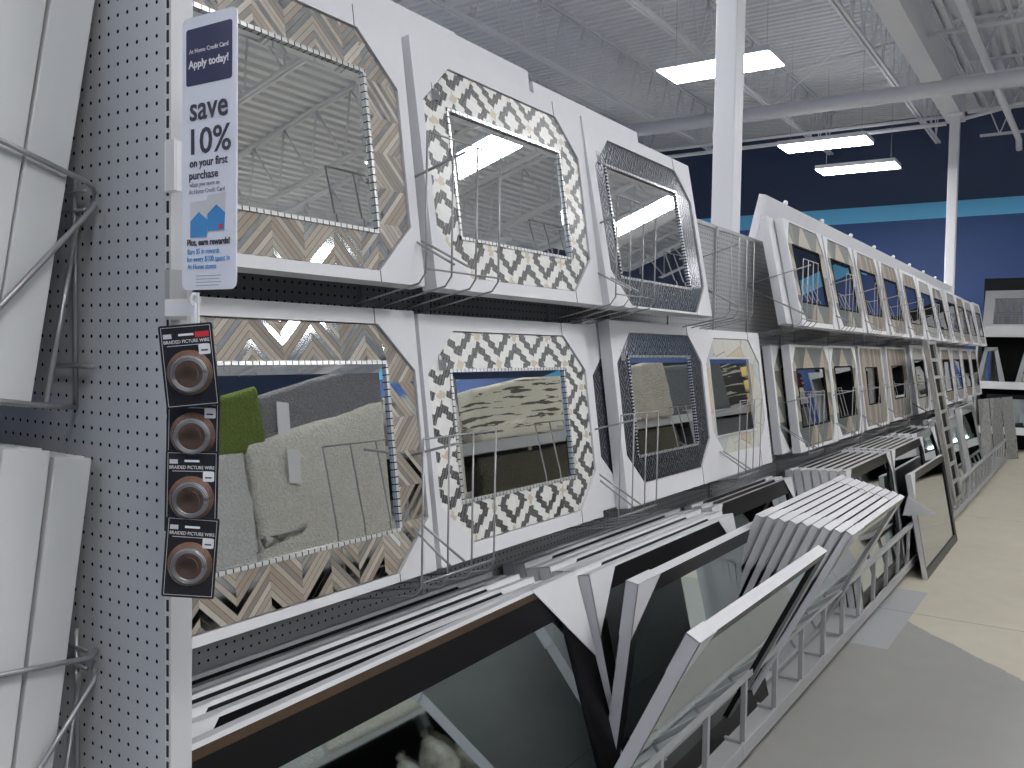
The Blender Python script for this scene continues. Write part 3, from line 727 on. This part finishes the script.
MB().box(-.012, .0, -.012, .016, 0, .075).build('clip_body', 'plastic_w', e2, .002); MB().box(-.017, -.012, -.016, .004, 0, .075).build('clip_jaw', 'silver', e2)
e2 = empty('sign_bracket', (.818, 1.160, 1.715), label='dull metal bracket below the hanging sign', cat='bracket')
MB().box(-.012, .018, -.006, .006, 0, .075).build('bracket_plate', 'steel', e2); MB().box(-.016, -.010, -.065, .0, .005, .03).build('bracket_arm', 'plastic_w', e2)
e2 = empty('clip_strip', (.765, 1.035, 1.33), label='white plastic merchandising strip that carries the four wire packs', cat='hanger')
b = MB(); b.box(-.002, .0, -.007, .007, 0, .42); b.build('strip', 'plastic_w', e2)
b = MB(); b.box(-.006, -.002, -.022, .022, .358, .364); b.box(-.006, -.002, -.004, .004, .358, .405); b.build('hook', 'plastic_w', e2)
MB().lathe([(.009, -.002), (.009, .002), (.004, .002), (.004, -.002), (.009, -.002)], (-.003, 0, .41), 14, axis='y').build('hook_eye', 'plastic_w', e2)
def pack(z, roll, dy, dx, label, redtag):
    e = empty('picture_wire_pack', (.752 + dx, 1.022 + dy, z), (0, R(roll), R(-38)), label, 'picture wire', 'picture wire packs on the strip')
    # local: x axis -> right in the picture, front faces local -y ; rotate so that it faces the camera
    e.rotation_euler = (Matrix.Rotation(R(-52), 3, 'Z') @ Matrix.Rotation(R(roll), 3, 'Y')).to_euler()
    w_, h = .071, .112
    MB().prism(off(rr(w_, h, .003), -w_ / 2, 0), 0, .0008).build('backing_card', 'packcard', e)
    b = MB()
    for a in ((-w_ / 2 + .003, w_ / 2 - .003, .003, .0036), (-w_ / 2 + .003, w_ / 2 - .003, h - .0036, h - .003), (-w_ / 2 + .003, -w_ / 2 + .0036, .003, h - .003), (w_ / 2 - .0036, w_ / 2 - .003, .003, h - .003)):
        b.box(a[0], a[1], -.0004, 0, a[2], a[3])
    b.build('border_line', 'silver', e)
    b = MB(); b.lathe([(.0001, -.0006), (.0305, -.0006), (.0305, 0)], (0, 0, .047), 24, axis='y'); b.build('brown_panel', 'brown', e)
    b = MB()
    for k in range(7):
        r0 = .0195 + .0014 * (k % 4); pts = [(r0 * math.cos(t * math.pi / 12), -.004 - .0014 * (k // 2), .045 + r0 * math.sin(t * math.pi / 12)) for t in range(25)]
        b.tube(pts, .0011, 5)
    b.build('wire_coil', 'wire', e)
    b = MB(); b.lathe([(.0275, -.0005), (.026, -.0095), (.022, -.0115), (.0135, -.0115), (.0125, -.005), (.0001, -.005)], (0, 0, .045), 24, axis='y'); b.build('blister', 'clear', e)
    text('BRAIDED PICTURE WIRE', .0065, 'plastic_w', e, (0, -.0004, .087), (R(90), 0, 0), 'pack_lettering', width=.060)
    MB().box(-.026, .026, -.0006, 0, .0835, .0843).build('small_print', 'silver', e)
    ps = MB().prism(off(rr(.015, .014, .002), .015, .070), -.0008, 0).build('price_sticker', 'plastic_w', e)
    MB().box(.018, .027, -.0012, -.0008, .0745, .0765).build('price_print', 'ink', ps)
    MB().box(-.010, .010, -.0006, 0, .0965, .0995).build('hang_slot', 'plastic_w', e)
    MB().box(-.030, -.019, -.0006, 0, .094, .100).build('emblem', 'silver', e)
    if redtag: MB().box(.012, .030, -.0008, 0, .0935, .101).build('red_tag', 'red', e)
pack(1.594, -6, -.015, -.012, 'braided picture wire pack with a red tag, topmost on the strip', True)
pack(1.508, 1, .004, 0, 'braided picture wire pack, second from the top on the strip', False)
pack(1.421, 1, .003, -.003, 'braided picture wire pack, third from the top on the strip', False)
pack(1.330, 4, .006, -.006, 'braided picture wire pack, bottom one on the strip', False)

# ================================================================ end of the aisle: display against the back wall
e = empty('wall_shelf_unit', (17.5, -1.5, 0), label='grey shelf unit across the end of the aisle in front of the blue wall', cat='shelving')
for z in (.35, 1.14, 2.05):
    MB().box(0, .7, 0, 3.25, z, z + .05).build('shelf', 'metal', e); MB().box(-.02, 0, 0, 3.25, z - .03, z + .10 + (.06 if z > 2 else 0)).build('price_rail', 'metal_l' if z < 2 else 'metal', e)
MB().box(.7, .74, 0, 3.25, 0, 3.1).build('back_panel', 'darkbox', e)
MB().box(0, .7, 3.25, 3.28, 0, 2.2).build('side_panel', 'metal', e); MB().box(0, .7, -.03, 0, 0, 2.2).build('side_panel', 'metal', e)
def yrot(o, a): o.rotation_euler = (Matrix.Rotation(-R(90), 3, 'Z') @ Matrix.Rotation(-R(a), 3, 'X')).to_euler()
for i in range(3):
    o = leaning(0, .95, 0, 0, .85, 30, 'grey framed mirror tilted back on the high end shelf, %s from the left' % ordn(i), fw=.16, front='steel', edge='steel', caps='', glass='mirror')
    o.location = (17.55, 1.70 - i * 1.02, 2.11); yrot(o, 28)
for i in range(4):
    e = empty('easel_mirror', (17.6, 1.55 - i * .62, 1.20), (0, 0, -R(90)), 'silver A shaped stand mirror on the middle end shelf, %s from the left' % ordn(i), 'mirror')
    b = MB()
    for s_ in (-1, 1): b.prism([(s_ * .24, 0), (s_ * .15, 0), (s_ * .045, .62), (s_ * .10, .62)], 0, .04)
    b.box(-.1, .1, 0, .04, .58, .64); b.build('trestle_frame', 'steel', e)
    MB().prism([(-.15, 0.02), (.15, .02), (.045, .60), (-.045, .60)], .015, .02).build('mirror_glass', 'mirror', e)
for i in range(3):
    o = leaning(0, .8, 0, 0, .62, 12, 'dark framed mirror on the bottom end shelf, %s from the left' % ordn(i), fw=.08, caps='')
    o.location = (17.6, 1.6 - i * .95, .405); yrot(o, 12)

# ================================================================ opposite side of the aisle (seen in the mirrors)
ry = -1.25
for i, x in enumerate((-1.0, 1.6, 5.15, 7.95, 10.6, 13.4)):
    e = empty('rack_upright', (x, ry - .9, 0), label='grey slotted rack upright opposite the mirrors, %s along the aisle' % ordn(i), cat='rack')
    hgt = 1.72 if i != 2 else 1.6
    for yy in (0, .84):
        b = MB(); b.box(0, .07, yy, yy + .06, 0, hgt)
        if yy: 
            z = .1
            while z < hgt - .1: b.box(.028, .042, yy + .0595, yy + .0612, z, z + .03, 1); z += .05
        b.build('slotted_post', ['metal_l', 'slot'], e)
    b = MB(); b.tube([(.035, .06, .2), (.035, .84, .9)], .016, 6); b.tube([(.035, .06, 1.5), (.035, .84, .9)], .016, 6); b.build('diagonal_brace', 'metal', e)
xs = (-1.0, 1.6, 5.15, 7.95, 10.6, 13.4, 16.0)
for i in range(6):
    e = empty('rack_shelf_level', (xs[i], ry, 0), label='grey beam shelf level opposite the mirrors, %s bay' % ordn(i), cat='shelving')
    for z in ((.16, .78) if i < 2 else (.16, .78, 1.57)):
        MB().box(.05, xs[i + 1] - xs[i], -.05, 0, z, z + .10).build('front_beam', 'metal', e)
        MB().box(.05, xs[i + 1] - xs[i], -.9, -.05, z + .06, z + .085).build('deck_sheet', 'metal', e)
RUGN = [0]
def rug(x0, x1, y0, y1, z0, z1, mt, label, amp=.018, rnd=.035, tagat=None, name='shag_rug', k=0):
    RUGN[0] += 1
    bm = bmesh.new(); bmesh.ops.create_cube(bm, size=1.0)
    bmesh.ops.scale(bm, vec=(x1 - x0, y1 - y0, z1 - z0), verts=bm.verts)
    bmesh.ops.bevel(bm, geom=bm.edges[:], offset=min(rnd, (y1 - y0) * .4, (z1 - z0) * .4), segments=4, affect='EDGES', profile=.5)
    bmesh.ops.subdivide_edges(bm, edges=[e_ for e_ in bm.edges if e_.calc_length() > .12], cuts=16, use_grid_fill=True)
    from mathutils import noise
    for v in bm.verts:
        n = noise.noise(v.co * 4 + Vector((RUGN[0] * 3.1, 0, 0))) + .6 * noise.noise(v.co * 14) + .4 * noise.noise(v.co * 45)
        v.co += v.co.normalized() * n * amp
        if v.co.z > -.1: v.co.z += k * v.co.x
    me = bpy.data.meshes.new(name); bm.to_mesh(me); bm.free(); me.materials.append(mt)
    for p_ in me.polygons: p_.use_smooth = True
    e = empty(name, ((x0 + x1) / 2, (y0 + y1) / 2, z0), label=label, cat='rug')
    o = bpy.data.objects.new('pile', me); C.objects.link(o); o.parent = e; o.location = (0, 0, (z1 - z0) / 2)
    if tagat:
        s = MB(); s.box(tagat[0], tagat[0] + .10, (y1 - y0) / 2 + .02, (y1 - y0) / 2 + .024, tagat[1], tagat[1] + .22, 0, Matrix.Rotation(R(8), 4, 'Y')); s.build('paper_tag', 'card', e)
    return e
cream = shag('cream_shag', (.95, .89, .72)); white_s = shag('white_shag', (.86, .87, .84)); grn = shag('green_shag', (.15, .20, .055)); gry = shag('grey_shag', (.25, .25, .27))
tau = shag('taupe_shag', (.48, .46, .40)); brn = shag('brown_shag', (.10, .095, .075)); mar = shag('maroon_throw', (.13, .02, .03)); stre = streak('streaked_rug', (.78, .75, .64), (.05, .05, .045)); dgr = shag('dark_grey_felt', (.13, .14, .15))
rug(3.53, 5.1, -1.75, -1.22, .82, 1.93, cream, 'cream shag rug draped below the grey one on the opposite rack', tagat=(-.62, .62), k=.17)
rug(2.30, 3.52, -1.75, -1.24, .80, 1.72, white_s, 'white fluffy rug draped beside the cream one on the opposite rack', k=.18)
rug(3.70, 5.3, -1.95, -1.27, 1.72, 2.26, gry, 'grey shag rug on top of the cream rug', tagat=(-.70, .02), k=.2)
rug(2.40, 3.70, -1.95, -1.23, 1.74, 2.04, grn, 'green shag rug on top of the white rug', k=.19)
rug(6.02, 7.85, -2.0, -1.27, 1.67, 2.22, stre, 'cream rug with dark streaks lying on the opposite upper shelf', amp=.015, k=.10)
rug(5.95, 7.85, -2.0, -1.3, .90, 1.54, brn, 'dark brown shag rug on the shelf below the streaked one', amp=.015)
rug(8.75, 9.95, -1.9, -1.2, 1.66, 2.32, tau, 'taupe shag rug above the brown one', k=.1)
rug(8.75, 9.95, -1.9, -1.22, .90, 1.55, brn, 'dark brown shag rug below the taupe one')
rug(10.05, 12.2, -2.0, -1.3, 1.66, 2.34, dgr, 'folded dark grey felt rug on the upper shelf', amp=.008, k=.03)
rug(10.7, 13.2, -2.0, -1.3, .90, 1.55, dgr, 'folded dark grey felt rug on the middle shelf', amp=.008)
rug(14.2, 15.9, -2.0, -1.25, 1.86, 2.22, mar, 'maroon throw pile on the upper shelf', amp=.02)
rug(14.2, 15.9, -2.0, -1.25, 1.66, 1.86, white_s, 'white throw folded beneath the maroon one', amp=.02)
rug(13.6, 15.9, -2.0, -1.25, .9, 1.5, dgr, 'dark throw pile on the middle shelf', amp=.02)
rug(12.95, 14.0, -1.9, -1.35, .95, 2.5, streak('black_patterned_rug', (.06, .06, .06), (.5, .48, .42)), 'black patterned rug hanging beside the gold lanterns', amp=.01)
rug(16.2, 17.3, -2.0, -1.6, .2, 2.5, streak('black_patterned_rug_far', (.05, .05, .05), (.42, .40, .36)), 'black patterned rug hanging at the far end opposite', amp=.01)
tag(MB().box(-1, 10, -2.21, -2.19, 0, 1.95).build('rack_divider', 'darkbox'), 'dark divider panel standing behind the nearer opposite racks', 'panel')
tag(MB().box(10.01, 18.6, -2.21, -2.19, 0, 2.75).build('rack_divider', 'darkbox'), 'taller dark divider panel behind the farther opposite racks', 'panel')
rug(-.8, 1.4, -1.9, -1.25, .92, 1.62, gry, 'grey shag rug behind the camera position')
def wrapped(x, y, z, r, h, label, i):
    e = empty('wrapped_vase', (x, y, z), label=label, cat='vase', group='plastic wrapped vases opposite')
    b = MB(); seg = 18; prof = []
    for k in range(13):
        t = k / 12; rr_ = r * (.55 + .45 * math.sin(math.pi * min(1, t * 1.15))) if t < .85 else r * (.5 - (t - .85) * 1.5)
        prof.append((max(.01, rr_), h * t))
    vs = []; fs = []
    for k, (q, hh) in enumerate(prof):
        for j in range(seg):
            a = 2 * math.pi * j / seg; q2 = q * (1 + .10 * math.sin(j * 2.7 + k * 1.9 + i) * math.cos(k * 1.3 + j))
            vs.append((q2 * math.cos(a), q2 * math.sin(a), hh))
    for k in range(12):
        for j in range(seg): fs.append((k * seg + j, k * seg + (j + 1) % seg, (k + 1) * seg + (j + 1) % seg, (k + 1) * seg + j))
    b.add(vs, fs, 0, None, True); b.add([(.01 * math.cos(t), .01 * math.sin(t), h) for t in (0, 2, 4)], [(0, 1, 2)]); b.build('wrapped_body', 'wrap', e)
    MB().lathe([(.012, h * .97), (.03, h * 1.10), (.02, h * 1.14)], (0, 0, 0), 8).build('plastic_twist', 'wrap', e)
k = 0
for yy, xx in ((-1.45, (3.3, 3.62, 3.9, 4.2, 4.48, 4.78, 5.0, 5.38, 5.66, 5.95, 6.25, 6.55)), (-1.85, (3.5, 3.85, 4.2, 4.6, 4.95, 5.4, 5.8, 6.2, 6.6))):
    for j, x in enumerate(xx):
        k += 1; wrapped(x, yy, .245, .115 + .02 * (k % 2), .28 + .05 * (k % 3), 'plastic wrapped vase on the low opposite shelf, %s in the %s row' % (ordn(j), 'front' if yy > -1.6 else 'back'), k)
for j, (x, z, r_) in enumerate(((5.42, 1.655, .17), (5.76, 1.655, .19), (5.40, .865, .17), (5.72, .865, .18))):
    wrapped(x, -1.48, z, r_, .38, 'large plastic wrapped bundle left of the streaked rug, %s' % ('left, upper shelf', 'right, upper shelf', 'left, lower shelf', 'right, lower shelf')[j], 3 + j)
for i, z in enumerate((1.1, 1.3, 1.5, 1.7, 1.9, 2.1)):
    e = empty('gold_lantern', (12.85, -1.18, z), label='small gold block lantern, %s from the bottom of its hanging column' % ordn(i), cat='lantern')
    MB().box(-.08, .08, -.05, .05, 0, .14).build('lantern_body', mat('gold_paper%d' % i, (.62, .48, .16), .5), e, .01); MB().box(-.03, .03, -.03, .03, .14, .17).build('lantern_cap', 'ink', e)
